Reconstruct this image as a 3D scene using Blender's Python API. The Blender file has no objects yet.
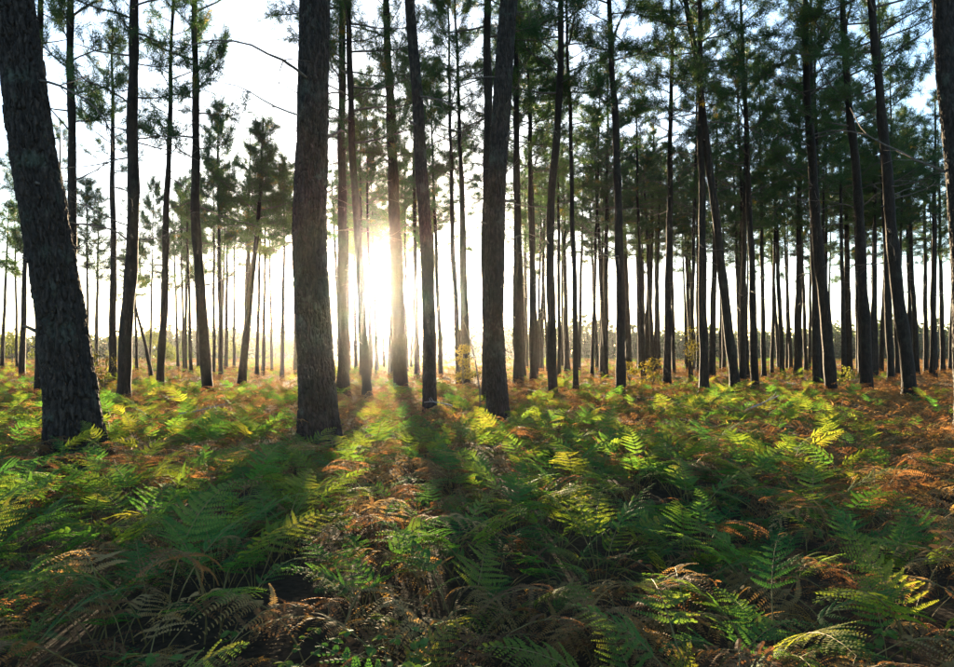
import bpy, math, random
import numpy as np
from mathutils import Vector, Matrix, Euler

random.seed(7)
rng = np.random.default_rng(7)
S = bpy.context.scene
COL = S.collection

# ------------------------------------------------------------------ camera
F = 749.0            # focal length in photo pixels (photo 954 wide)
CX, HY = 477.0, 356.0   # image centre column, horizon row
EYE = 1.4
cam_d = bpy.data.cameras.new('camera')
cam = bpy.data.objects.new('camera', cam_d)
COL.objects.link(cam)
cam_d.sensor_width = 36.0
cam_d.lens = F / 954.0 * 36.0
cam_d.shift_y = (HY - 333.5) / 954.0
cam_d.clip_start = 0.05
cam_d.clip_end = 5000
cam.location = (0, 0, EYE)
cam.rotation_euler = (math.radians(90), 0, 0)
S.camera = cam
S.render.resolution_x, S.render.resolution_y = 1024, 716

# ------------------------------------------------------------------ sky, sun, exposure
SUN = Vector(((383 - CX) / F, 1.0, (HY - 277) / F)).normalized()
SUN_EL = math.asin(SUN.z)
SUN_AZ = math.atan2(SUN.x, SUN.y)
w = bpy.data.worlds.new('World')
S.world = w
w.use_nodes = True
wn = w.node_tree
wn.nodes.clear()
wo = wn.nodes.new('ShaderNodeOutputWorld')
bg = wn.nodes.new('ShaderNodeBackground')
sky = wn.nodes.new('ShaderNodeTexSky')
sky.sky_type = 'NISHITA'
sky.sun_disc = False
sky.sun_elevation = SUN_EL
sky.sun_rotation = SUN_AZ
sky.altitude = 0
sky.air_density = 0.85
sky.dust_density = 0.6
sky.ozone_density = 2.0
bg.inputs['Strength'].default_value = 0.085
wn.links.new(sky.outputs[0], bg.inputs['Color'])
wn.links.new(bg.outputs[0], wo.inputs['Surface'])

sun_d = bpy.data.lights.new('sun', 'SUN')
sun_d.energy = 5.0
sun_d.angle = math.radians(0.53)
sun_d.color = (1.0, 0.77, 0.48)
sun = bpy.data.objects.new('sun', sun_d)
COL.objects.link(sun)
sun.rotation_euler = SUN.to_track_quat('Z', 'Y').to_euler()
sun.location = (-20, 160, 30)

S.view_settings.view_transform = 'Standard'
S.view_settings.look = 'None'
S.view_settings.gamma = 1.0
S.view_settings.use_curve_mapping = False
S.view_settings.exposure = 3.15
S.render.engine = 'CYCLES'
S.cycles.use_denoising = True
S.cycles.denoising_prefilter = 'NONE'
S.cycles.use_adaptive_sampling = True
S.cycles.adaptive_threshold = 0.006
S.cycles.max_bounces = 4
S.cycles.diffuse_bounces = 2
S.cycles.glossy_bounces = 2
S.cycles.transmission_bounces = 4
S.cycles.transparent_max_bounces = 4
S.cycles.volume_bounces = 0
S.cycles.caustics_reflective = False
S.cycles.caustics_refractive = False

HAZE_DENSITY = 0.0001
HAZE_G = 0.93

# ------------------------------------------------------------------ helpers
def gz(x, y):
    """height of the forest floor"""
    r = np.hypot(x, y)
    a = 0.09 * np.sin(0.9 * x + 0.4) * np.sin(0.7 * y + 1.1) + 0.06 * np.sin(1.9 * x - 1.3 * y + 2.0) + 0.05 * np.sin(0.31 * x + 0.23 * y)
    return a * np.clip(1.3 - r / 60.0, 0.25, 1.0)

def pix(px, py, Y):
    return Vector(((px - CX) / F * Y, Y, EYE + (HY - py) / F * Y))

def tag(o, label=None, cat=None, group=None, kind=None):
    if label: o['label'] = label
    if cat: o['category'] = cat
    if group: o['group'] = group
    if kind: o['kind'] = kind
    return o

def mesh_from(name, verts, faces, mats=(), midx=None, smooth=False):
    me = bpy.data.meshes.new(name)
    verts = np.asarray(verts, dtype=np.float32)
    if isinstance(faces, np.ndarray):
        k = faces.shape[1]
        me.vertices.add(len(verts)); me.vertices.foreach_set('co', verts.ravel())
        me.loops.add(faces.size); me.loops.foreach_set('vertex_index', faces.astype(np.int32).ravel())
        me.polygons.add(len(faces))
        me.polygons.foreach_set('loop_start', np.arange(0, faces.size, k, dtype=np.int32))
        me.update(calc_edges=True)
        me.validate()
    else:
        me.from_pydata([tuple(v) for v in verts], [], faces)
        me.update()
    for m in mats: me.materials.append(m)
    if midx is not None: me.polygons.foreach_set('material_index', np.asarray(midx, dtype=np.int32))
    if smooth: me.polygons.foreach_set('use_smooth', np.ones(len(me.polygons), dtype=bool))
    return me

def link(name, data, parent=None, loc=(0, 0, 0), rot=(0, 0, 0), scale=1.0):
    o = bpy.data.objects.new(name, data)
    COL.objects.link(o)
    o.location = loc
    o.rotation_euler = rot
    o.scale = (scale,) * 3 if not hasattr(scale, '__len__') else scale
    if parent is not None: o.parent = parent
    return o

class MB:
    """collects tubes and leaf faces into one mesh"""
    def __init__(s): s.v = []; s.f = []; s.m = []; s.tufts = []
    def tube(s, pts, rad, n=5, mi=0, cap=True):
        base = len(s.v)
        pts = [Vector(p) for p in pts]
        up = Vector((0, 0, 1))
        for i, p in enumerate(pts):
            t = (pts[min(i + 1, len(pts) - 1)] - pts[max(i - 1, 0)]).normalized()
            a = t.cross(up if abs(t.z) < 0.9 else Vector((1, 0, 0))).normalized()
            b = t.cross(a)
            for k in range(n):
                th = 2 * math.pi * k / n
                s.v.append(p + (a * math.cos(th) + b * math.sin(th)) * rad[i])
        for i in range(len(pts) - 1):
            for k in range(n):
                k2 = (k + 1) % n
                s.f.append((base + i * n + k, base + i * n + k2, base + (i + 1) * n + k2, base + (i + 1) * n + k)); s.m.append(mi)
        if cap:
            s.f.append(tuple(base + (len(pts) - 1) * n + k for k in range(n))); s.m.append(mi)
    def face(s, pts, mi=0):
        b = len(s.v); s.v.extend(pts); s.f.append(tuple(range(b, b + len(pts)))); s.m.append(mi)
    def mesh(s, name, mats, smooth=False):
        return mesh_from(name, s.v, s.f, mats, s.m, smooth)

# ------------------------------------------------------------------ materials
def new_mat(name):
    m = bpy.data.materials.new(name); m.use_nodes = True
    nt = m.node_tree; nt.nodes.clear()
    return m, nt, nt.nodes.new('ShaderNodeOutputMaterial')

def ramp(nt, stops):
    r = nt.nodes.new('ShaderNodeValToRGB')
    e = r.color_ramp.elements
    while len(e) < len(stops): e.new(0.5)
    for el, (p, c) in zip(e, stops):
        el.position = p; el.color = (*c, 1)
    return r

def leaf_mat(name, stops, trans=0.58, nscale=6.0, rough=0.7, spec=0.06, tint=(1.7, 1.45, 0.5)):
    """leaf: diffuse and gloss on the lit side, light let through from behind"""
    m, nt, out = new_mat(name)
    N, L = nt.nodes, nt.links
    tc = N.new('ShaderNodeTexCoord'); oi = N.new('ShaderNodeObjectInfo')
    nz = N.new('ShaderNodeTexNoise'); nz.inputs['Scale'].default_value = nscale; nz.inputs['Detail'].default_value = 3
    L.new(tc.outputs['Object'], nz.inputs['Vector'])
    ad = N.new('ShaderNodeMath'); ad.operation = 'MULTIPLY_ADD'
    L.new(oi.outputs['Random'], ad.inputs[0]); ad.inputs[1].default_value = 0.42
    sb = N.new('ShaderNodeMath'); sb.operation = 'SUBTRACT'; L.new(nz.outputs[0], sb.inputs[0]); sb.inputs[1].default_value = 0.22
    L.new(sb.outputs[0], ad.inputs[2])
    r = ramp(nt, stops); L.new(ad.outputs[0], r.inputs[0])
    p = N.new('ShaderNodeBsdfPrincipled'); p.inputs['Roughness'].default_value = rough; p.inputs['Specular IOR Level'].default_value = spec
    L.new(r.outputs[0], p.inputs['Base Color'])
    t = N.new('ShaderNodeBsdfTranslucent')
    mu = N.new('ShaderNodeMix'); mu.data_type = 'RGBA'; mu.blend_type = 'MULTIPLY'; mu.inputs[0].default_value = 1.0
    L.new(r.outputs[0], mu.inputs[6]); mu.inputs[7].default_value = (*tint, 1)
    L.new(mu.outputs[2], t.inputs['Color'])
    mx = N.new('ShaderNodeMixShader'); mx.inputs[0].default_value = trans
    L.new(p.outputs[0], mx.inputs[1]); L.new(t.outputs[0], mx.inputs[2]); L.new(mx.outputs[0], out.inputs['Surface'])
    return m

def bark_mat(name, stops, lichen=(0.045, 0.055, 0.035), amount=0.35, bump=0.6, scale=1.0):
    m, nt, out = new_mat(name)
    N, L = nt.nodes, nt.links
    tc = N.new('ShaderNodeTexCoord')
    mp = N.new('ShaderNodeMapping'); mp.inputs['Scale'].default_value = (14 * scale, 14 * scale, 4.5 * scale)
    L.new(tc.outputs['Object'], mp.inputs['Vector'])
    nz = N.new('ShaderNodeTexNoise'); nz.inputs['Scale'].default_value = 1.0; nz.inputs['Detail'].default_value = 6; nz.inputs['Distortion'].default_value = 0.6
    L.new(mp.outputs[0], nz.inputs['Vector'])
    vo = N.new('ShaderNodeTexVoronoi'); vo.feature = 'DISTANCE_TO_EDGE'; vo.inputs['Scale'].default_value = 1.6
    L.new(mp.outputs[0], vo.inputs['Vector'])
    r = ramp(nt, stops); L.new(nz.outputs[0], r.inputs[0])
    n2 = N.new('ShaderNodeTexNoise'); n2.inputs['Scale'].default_value = 3.1; n2.inputs['Detail'].default_value = 7; n2.inputs['Roughness'].default_value = 0.7
    L.new(tc.outputs['Object'], n2.inputs['Vector'])
    rl = ramp(nt, [(0.54, (0, 0, 0)), (0.68, (1, 1, 1))]); L.new(n2.outputs[0], rl.inputs[0])
    mm = N.new('ShaderNodeMath'); mm.operation = 'MULTIPLY'; L.new(rl.outputs[0], mm.inputs[0]); mm.inputs[1].default_value = amount
    mx = N.new('ShaderNodeMix'); mx.data_type = 'RGBA'
    L.new(mm.outputs[0], mx.inputs[0]); L.new(r.outputs[0], mx.inputs[6]); mx.inputs[7].default_value = (*lichen, 1)
    p = N.new('ShaderNodeBsdfPrincipled'); p.inputs['Roughness'].default_value = 0.85; p.inputs['Specular IOR Level'].default_value = 0.2
    L.new(mx.outputs[2], p.inputs['Base Color'])
    mr = N.new('ShaderNodeMath'); mr.operation = 'MINIMUM'; L.new(vo.outputs['Distance'], mr.inputs[0]); mr.inputs[1].default_value = 0.25
    ad = N.new('ShaderNodeMath'); ad.operation = 'MULTIPLY_ADD'; L.new(mr.outputs[0], ad.inputs[0]); ad.inputs[1].default_value = 2.0; L.new(nz.outputs[0], ad.inputs[2])
    b = N.new('ShaderNodeBump'); b.inputs['Strength'].default_value = bump; b.inputs['Distance'].default_value = 0.03
    L.new(ad.outputs[0], b.inputs['Height']); L.new(b.outputs[0], p.inputs['Normal'])
    L.new(p.outputs[0], out.inputs['Surface'])
    return m

M = {}
M['bark'] = bark_mat('pine_bark', [(0.25, (0.008, 0.0052, 0.0036)), (0.5, (0.0155, 0.0098, 0.0065)), (0.75, (0.032, 0.021, 0.014))])
M['bark_plates'] = bark_mat('pine_bark_plates', [(0.25, (0.007, 0.005, 0.004)), (0.5, (0.019, 0.0138, 0.0105)), (0.75, (0.052, 0.039, 0.030))], lichen=(0.065, 0.085, 0.06), amount=0.5, bump=0.35, scale=1.6)
M['twig'] = bark_mat('twig_bark', [(0.25, (0.05, 0.038, 0.03)), (0.5, (0.09, 0.07, 0.055)), (0.75, (0.16, 0.13, 0.11))], amount=0.3, bump=0.2, scale=3)
M['deadwood'] = bark_mat('dead_wood', [(0.25, (0.14, 0.12, 0.10)), (0.5, (0.24, 0.21, 0.18)), (0.75, (0.38, 0.34, 0.30))], amount=0.2, bump=0.2, scale=3)
M['needle'] = leaf_mat('pine_needles', [(0.1, (0.025, 0.06, 0.026)), (0.5, (0.045, 0.095, 0.036)), (0.9, (0.10, 0.14, 0.04))], trans=0.33, nscale=0.9, rough=0.5, tint=(1.2, 1.2, 0.6))
M['needle_old'] = leaf_mat('pine_needles_yellowing', [(0.1, (0.10, 0.10, 0.025)), (0.5, (0.17, 0.14, 0.03)), (0.9, (0.22, 0.13, 0.03))], trans=0.45, nscale=0.9, rough=0.4)
M['fern_green'] = leaf_mat('bracken_green', [(0.08, (0.022, 0.09, 0.032)), (0.45, (0.052, 0.142, 0.04)), (0.72, (0.12, 0.185, 0.045)), (0.92, (0.18, 0.14, 0.05))])
M['fern_lime'] = leaf_mat('bracken_lime', [(0.1, (0.055, 0.12, 0.03)), (0.5, (0.115, 0.165, 0.035)), (0.9, (0.21, 0.20, 0.05))])
M['fern_rust'] = leaf_mat('bracken_rust', [(0.1, (0.085, 0.043, 0.022)), (0.5, (0.165, 0.09, 0.042)), (0.9, (0.26, 0.165, 0.075))], trans=0.5, tint=(1.45, 1.15, 0.75))
M['fern_straw'] = leaf_mat('bracken_straw', [(0.1, (0.20, 0.13, 0.05)), (0.5, (0.30, 0.20, 0.08)), (0.9, (0.40, 0.30, 0.13))], trans=0.5, tint=(1.4, 1.15, 0.7))
M['stipe'] = leaf_mat('bracken_stalk', [(0.1, (0.10, 0.09, 0.03)), (0.9, (0.20, 0.13, 0.05))], trans=0.05)
M['oak_leaf'] = leaf_mat('oak_leaves', [(0.1, (0.06, 0.07, 0.02)), (0.5, (0.12, 0.10, 0.025)), (0.9, (0.17, 0.115, 0.035))], trans=0.4, nscale=2)
M['bush_leaf'] = leaf_mat('bush_leaves', [(0.1, (0.05, 0.08, 0.03)), (0.5, (0.09, 0.12, 0.04)), (0.9, (0.16, 0.16, 0.05))], trans=0.4, nscale=0.7)
M['bramble_leaf'] = leaf_mat('bramble_leaves', [(0.1, (0.035, 0.09, 0.02)), (0.5, (0.07, 0.13, 0.03)), (0.9, (0.13, 0.15, 0.05))], trans=0.35, nscale=4, rough=0.75, spec=0.05)
M['far_wood'] = leaf_mat('far_wood_foliage', [(0.1, (0.03, 0.055, 0.028)), (0.9, (0.07, 0.09, 0.04))], trans=0.3, nscale=0.1)

def ground_mat():
    m, nt, out = new_mat('forest_floor')
    N, L = nt.nodes, nt.links
    tc = N.new('ShaderNodeTexCoord')
    a = N.new('ShaderNodeTexNoise'); a.inputs['Scale'].default_value = 0.22; a.inputs['Detail'].default_value = 8; L.new(tc.outputs['Object'], a.inputs['Vector'])
    b = N.new('ShaderNodeTexNoise'); b.inputs['Scale'].default_value = 22; b.inputs['Detail'].default_value = 6; L.new(tc.outputs['Object'], b.inputs['Vector'])
    ra = ramp(nt, [(0.3, (0.026, 0.019, 0.012)), (0.5, (0.045, 0.03, 0.017)), (0.7, (0.075, 0.045, 0.022))]); L.new(a.outputs[0], ra.inputs[0])
    rb = ramp(nt, [(0.3, (0.35, 0.33, 0.3)), (0.7, (1.1, 1.05, 1.0))]); L.new(b.outputs[0], rb.inputs[0])
    mx = N.new('ShaderNodeMix'); mx.data_type = 'RGBA'; mx.blend_type = 'MULTIPLY'; mx.inputs[0].default_value = 1
    L.new(ra.outputs[0], mx.inputs[6]); L.new(rb.outputs[0], mx.inputs[7])
    p = N.new('ShaderNodeBsdfPrincipled'); p.inputs['Roughness'].default_value = 0.95; p.inputs['Specular IOR Level'].default_value = 0.1
    L.new(mx.outputs[2], p.inputs['Base Color'])
    bu = N.new('ShaderNodeBump'); bu.inputs['Strength'].default_value = 0.35; bu.inputs['Distance'].default_value = 0.02
    L.new(b.outputs[0], bu.inputs['Height']); L.new(bu.outputs[0], p.inputs['Normal']); L.new(p.outputs[0], out.inputs['Surface'])
    return m

# ------------------------------------------------------------------ ground: one sheet out past the far wood
def build_ground():
    def axis(lim):
        a = [0.0]; step = 0.25
        while a[-1] < lim:
            a.append(min(lim, a[-1] + step)); step = min(step * 1.06, 60)
        return np.array(a)
    p = axis(900.0); ax = np.concatenate([-p[:0:-1], p]); ay = ax
    X, Y = np.meshgrid(ax, ay)
    Z = gz(X, Y)
    v = np.stack([X, Y, Z], -1).reshape(-1, 3)
    nx, ny = len(ax), len(ay)
    i = np.arange((ny - 1) * (nx - 1)); r, c = i // (nx - 1), i % (nx - 1); q = r * nx + c
    f = np.stack([q, q + 1, q + nx + 1, q + nx], -1)
    me = mesh_from('forest_floor', v, f, [ground_mat()], smooth=True)
    tag(link('ground', me), kind='structure')
build_ground()

# ------------------------------------------------------------------ pine crowns (shared by the trees)
def rand_dir():
    v = rng.normal(size=3); return Vector(v / np.linalg.norm(v))

def needles_tuft(mb, p, d, n, ln, wd, mi):
    mb.tufts.append((p.x, p.y, p.z, d.x, d.y, d.z, n, ln, wd, mi))

def grow_needles(tufts, seed):
    """one thin four-sided blade for each needle"""
    g = np.random.default_rng(seed)
    T = np.array(tufts); n = T[:, 6].astype(int); T = np.repeat(T, n, axis=0); k = len(T)
    unit = lambda a: a / np.maximum(np.linalg.norm(a, axis=1, keepdims=True), 1e-6)
    p, d = T[:, 0:3], unit(T[:, 3:6])
    v = unit(unit(g.normal(size=(k, 3))) * 0.75 + d * g.uniform(0.2, 0.95, (k, 1)))
    l = T[:, 7:8] * g.uniform(0.65, 1.12, (k, 1))
    sd = unit(np.cross(v, g.normal(size=(k, 3)))) * T[:, 8:9]
    o = p + d * g.uniform(-0.16, 0.05, (k, 1))
    mid = o + v * l * 0.5; tip = o + v * l; tip[:, 2] -= 0.02
    V = np.stack([o, mid + sd, tip, mid - sd], 1).reshape(-1, 3)
    Fc = np.arange(4 * k).reshape(-1, 4)
    return V, Fc, T[:, 9].astype(int)

def make_crown(seed, L=9.0, R=2.6, nl=30, dens=1.0, low=0.75):
    """limbs, twigs and needle tufts above the crown's base, grown round a stem along +Z"""
    random.seed(seed)
    mb = MB()
    az = random.uniform(0, 6.28)
    for i in range(nl):
        t = (i + random.uniform(-0.3, 0.3)) / nl
        t = min(max(t, 0.0), 1.0)
        az += 2.4 + random.uniform(-0.5, 0.5)
        z0 = L * t * 0.97
        prof = (low + (1 - low) * min(t / 0.3, 1)) * (1 - max(0, t - 0.25) / 0.75) ** 0.75 + 0.08
        ln = R * prof * random.uniform(0.55, 1.2)
        el = math.radians(8 + 45 * t + random.uniform(-16, 14))
        pts = [Vector((0, 0, z0))]; dirv = Vector((math.cos(az) * math.cos(el), math.sin(az) * math.cos(el), math.sin(el)))
        nseg = 6
        for k in range(nseg):
            dirv = (dirv + rand_dir() * 0.16 + Vector((0, 0, 0.05 if k > 1 else -0.03))).normalized()
            pts.append(pts[-1] + dirv * ln / nseg)
        r0 = 0.009 + 0.008 * ln
        mb.tube(pts, [r0 * (1 - 0.8 * k / nseg) for k in range(nseg + 1)], 4, 0)
        if t < 0.18 and random.random() < 0.35:
            continue      # a bare dead limb low in the crown
        ntw = int((7 + ln * 7.8) * dens)
        for j in range(ntw):
            u = 0.22 + 0.78 * (j + random.random()) / ntw
            fi = u * nseg; k = min(int(fi), nseg - 1)
            p = pts[k].lerp(pts[k + 1], fi - k)
            d = ((pts[k + 1] - pts[k]).normalized() * random.uniform(0.3, 1.0) + rand_dir() * 0.8 + Vector((0, 0, 0.25))).normalized()
            tl = random.uniform(0.22, 0.6) * (0.6 + 0.15 * ln)
            e = p + d * tl + Vector((0, 0, tl * 0.15))
            mb.tube([p, p.lerp(e, 0.5) + rand_dir() * 0.04, e], [0.009, 0.007, 0.004], 3, 0, cap=False)
            mi = 2 if random.random() < 0.03 else 1
            needles_tuft(mb, e, d, 34, 0.22, 0.006, mi)
            needles_tuft(mb, p.lerp(e, 0.55), d, 24, 0.2, 0.006, mi)
        needles_tuft(mb, pts[-1], dirv, 36, 0.22, 0.006, 1)
    needles_tuft(mb, Vector((0, 0, L)), Vector((0, 0, 1)), 30, 0.2, 0.0068, 1)
    V, Fc, mi = grow_needles(mb.tufts, seed)
    q = [f if len(f) == 4 else (f[0], f[1], f[2], f[2]) for f in mb.f if len(f) == 4]
    m0 = [m for f, m in zip(mb.f, mb.m) if len(f) == 4]
    nv = len(mb.v)
    return mesh_from('pine_crown', np.concatenate([np.array([tuple(v) for v in mb.v]), V]), np.concatenate([np.array(q), Fc + nv]),
                     [M['twig'], M['needle'], M['needle_old']], np.concatenate([np.array(m0), mi]))

CROWNS = [make_crown(100 + i, L=L, R=R, nl=nl, dens=d) for i, (L, R, nl, d) in enumerate(
    [(10.5, 2.7, 36, 1.0), (9.5, 2.4, 32, 1.0), (10.0, 3.0, 34, 0.9), (8.5, 2.2, 30, 1.1), (11.0, 2.6, 38, 0.85), (9.0, 2.9, 30, 1.0), (8.0, 2.3, 30, 1.1)])]
CROWN_L = [10.5, 9.5, 10.0, 8.5, 11.0, 9.0, 8.0]
YOUNG = [make_crown(200 + i, L=6.0, R=2.1, nl=30, dens=1.35, low=0.9) for i in range(2)]
SPARSE = [make_crown(300 + i, L=7.5, R=1.7, nl=24, dens=0.6) for i in range(3)]

def make_dead_branch(seed):
    random.seed(seed)
    mb = MB()
    pts = [Vector((0, 0, 0))]; d = Vector((1, 0, random.uniform(-0.1, 0.45))).normalized()
    for k in range(7):
        d = (d + rand_dir() * 0.22 + Vector((0, 0, -0.04))).normalized(); pts.append(pts[-1] + d * 0.2)
    mb.tube(pts, [0.017 * (1 - 0.11 * k) for k in range(8)], 5, 0)
    for j in range(random.randint(2, 6)):
        k = random.randint(2, 6); p = pts[k]; e = (pts[k + 1] - pts[k]).normalized() + rand_dir() * 0.9
        q = [p]
        for _ in range(3):
            e = (e + rand_dir() * 0.3).normalized(); q.append(q[-1] + e * random.uniform(0.08, 0.17))
        mb.tube(q, [0.008, 0.006, 0.005, 0.003], 3, 0)
    return mb
DEAD = [make_dead_branch(400 + i).mesh('dead_branch', [M['twig']], True) for i in range(7)]
DEAD_PALE = [make_dead_branch(420 + i).mesh('dead_branch', [M['deadwood']], True) for i in range(3)]

def make_stub(seed):
    random.seed(seed); mb = MB(); l = random.uniform(0.08, 0.3)
    mb.tube([(-0.03, 0, 0), (l * 0.4, 0, 0.01), (l * 0.8, random.uniform(-0.03, 0.03), 0.02), (l, random.uniform(-0.04, 0.04), random.uniform(-0.02, 0.05))], [0.026, 0.019, 0.015, 0.006], 6)
    return mb.mesh('branch_stub', [M['twig']], True)
STUBS = [make_stub(440 + i) for i in range(5)]

# ------------------------------------------------------------------ trunks
def cells(u, v, nu, seed):
    """F2-F1 and a random number per cell of a cellular pattern that closes round the trunk (u in 0..nu)"""
    iu, iv = np.floor(u).astype(int), np.floor(v).astype(int)
    f1 = np.full(u.shape, 9.0); f2 = np.full(u.shape, 9.0); cid = np.zeros(u.shape)
    def h(a, b, k):
        x = np.sin(a * 127.1 + b * 311.7 + k * 74.7 + seed * 13.3) * 43758.5453
        return x - np.floor(x)
    for du in (-1, 0, 1):
        for dv in (-1, 0, 1):
            a, b = (iu + du) % nu, iv + dv
            px, py = iu + du + 0.1 + 0.8 * h(a, b, 1), b + 0.1 + 0.8 * h(a, b, 2)
            d = np.hypot(px - u, py - v)
            closer = d < f1
            f2 = np.where(closer, f1, np.minimum(f2, d)); cid = np.where(closer, h(a, b, 3), cid); f1 = np.where(closer, d, f1)
    return f2 - f1, cid

def gnoise(u, v, nu, seed):
    """smooth noise that closes round the trunk"""
    iu, iv = np.floor(u).astype(int), np.floor(v).astype(int); fu, fv = u - iu, v - iv
    su, sv = fu * fu * fu * (fu * (fu * 6 - 15) + 10), fv * fv * fv * (fv * (fv * 6 - 15) + 10)
    def g(a, b, x, y):
        h = np.sin((a % nu) * 127.1 + b * 311.7 + seed * 17.17) * 43758.5453; t = (h - np.floor(h)) * 2 * np.pi
        return np.cos(t) * x + np.sin(t) * y
    n0 = g(iu, iv, fu, fv) * (1 - su) + g(iu + 1, iv, fu - 1, fv) * su
    n1 = g(iu, iv + 1, fu, fv - 1) * (1 - su) + g(iu + 1, iv + 1, fu - 1, fv - 1) * su
    return n0 * (1 - sv) + n1 * sv

def trunk_mesh(axis_pts, rad, z_fine, seg, ring, plates, seed):
    """a tapered trunk round a bent axis; near trunks carry real bark plates with fissures between them"""
    P = np.array([tuple(p) for p in axis_pts]); zz = P[:, 2]; H = zz[-1]
    zs = [zz[0]]
    while zs[-1] < H:
        st = ring if zs[-1] < z_fine else max(ring, 0.25)
        zs.append(zs[-1] + st)
    zs = np.array(zs); zs[-1] = H
    # smooth the axis
    ax = np.interp(zs, zz, P[:, 0]); ay = np.interp(zs, zz, P[:, 1])
    if len(zs) > 8:
        k = max(1, int(0.06 * len(zs)))
        ker = np.ones(2 * k + 1) / (2 * k + 1)
        sm = lambda a: np.convolve(np.concatenate([2 * a[0] - a[k:0:-1], a, 2 * a[-1] - a[-2:-k - 2:-1]]), ker, 'valid')
        ax, ay = sm(ax), sm(ay)
    seed = seed * 1.0
    wob = np.clip(zs / 2.0, 0, 1) * (0.016 if not plates else 0.012)
    ax = ax + wob * (np.sin(zs * 1.1 + seed) + 0.6 * np.sin(zs * 2.3 + 2.1 * seed)); ay = ay + wob * np.cos(zs * 0.9 + 1.7 * seed)
    r = np.array([rad(z) for z in zs])
    if not plates: r = r * (1 + 0.05 * np.sin(zs * 3.1 + seed) + 0.04 * np.sin(zs * 5.3 + 3 * seed))
    th = np.linspace(0, 2 * np.pi, seg, endpoint=False)
    T, Zg = np.meshgrid(th, zs); Rg = np.repeat(r[:, None], seg, 1)
    # uneven girth
    Rg = Rg * (1 + 0.035 * np.sin(2 * T + 0.5 * Zg + seed) + 0.025 * np.sin(3 * T - 0.8 * Zg + 2 * seed) + 0.02 * np.sin(1.7 * Zg + seed))
    fl = np.exp(-np.maximum(Zg, 0) / 0.28)
    Rg = Rg * (1 + 0.42 * fl * (1 + 0.45 * np.sin(5 * T + seed)))
    if plates:
        r0 = r[0]
        nu = max(8, int(round(2 * np.pi * r0 / plates[0])))
        U = T / (2 * np.pi) * nu
        sst = lambda a: np.clip(a, 0, 1) ** 2 * (3 - 2 * np.clip(a, 0, 1))
        wu = 0.32 * gnoise(U * 0.5, Zg / 0.16, max(1, nu // 2), seed + 2) + 0.25 * gnoise(U, Zg / 0.07, nu, seed + 3)
        wv = 0.5 * gnoise(U, Zg / 0.2, nu, seed + 9) + 0.25 * gnoise(2 * U, Zg / 0.09, 2 * nu, seed + 10)
        n1 = gnoise((U * 0.75 + wu) , Zg / (plates[1] * 1.5) + wv, max(1, int(nu * 0.75)), seed) + 0.35 * gnoise(U * 2 + 2 * wu, Zg / (plates[1] * 0.6) + wv, 2 * nu, seed + 1)
        furrow = sst(np.abs(n1) / 0.16)
        e, c = cells((U + 1.4 * wu) % nu, Zg / plates[1] + 1.3 * wv, nu, seed)
        crack = sst((e - 0.02) / 0.16)
        fine = gnoise(4 * U, Zg / 0.05 + 2 * wv, 4 * nu, seed + 4) + 0.6 * gnoise(8 * U, Zg / 0.022, 8 * nu, seed + 6)
        h_ = furrow * (0.55 + 0.45 * crack) * (0.75 + 0.5 * c)
        Rg = Rg + plates[2] * (h_ - 0.6) + plates[2] * 0.16 * fine
    X = ax[:, None] + Rg * np.cos(T); Y = ay[:, None] + Rg * np.sin(T)
    V = np.stack([X, Y, Zg], -1).reshape(-1, 3)
    nr = len(zs)
    i = np.arange((nr - 1) * seg); a, b = i // seg, i % seg; b2 = (b + 1) % seg
    Fc = np.stack([a * seg + b, a * seg + b2, (a + 1) * seg + b2, (a + 1) * seg + b], -1)
    return mesh_from('pine_trunk', V, Fc, [M['bark_plates'] if plates else M['bark']], smooth=True), zs, ax, ay

TREES = []   # (x, y, radius)
NICK = [(77, 'the thickest tilted pine'), (124, 'the pine with a kinked foot'), (160, 'the wavering slender pine'), (208, 'the pine with a backward tilted foot'), (242, 'the leaning young pine'),
        (319, 'the stout fissured pine'), (367, 'the pine flanking the sun'), (401, 'the thick pine past the sun'), (430, 'the smooth leaning pine'), (462, 'the yellow oak sapling'), (498, 'the bowed thick pine'),
        (518, 'the straight dark pine by the bowed one'), (553, 'the wavy pine'), (576, 'the spindly pine by the wavy one'), (621, 'the pine by the ochre shrub'), (667, 'the pine past the ochre shrub'),
        (704, 'the pine before the slim sapling'), (735, 'the long sweeping pine'), (755, 'the pine near the fallen stick'), (825, 'the thin and thick slanting pair'), (867, 'the pine between slanting pines'),
        (910, 'the stoutest slanting pine'), (960, 'the broad reddish pine')]

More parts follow.
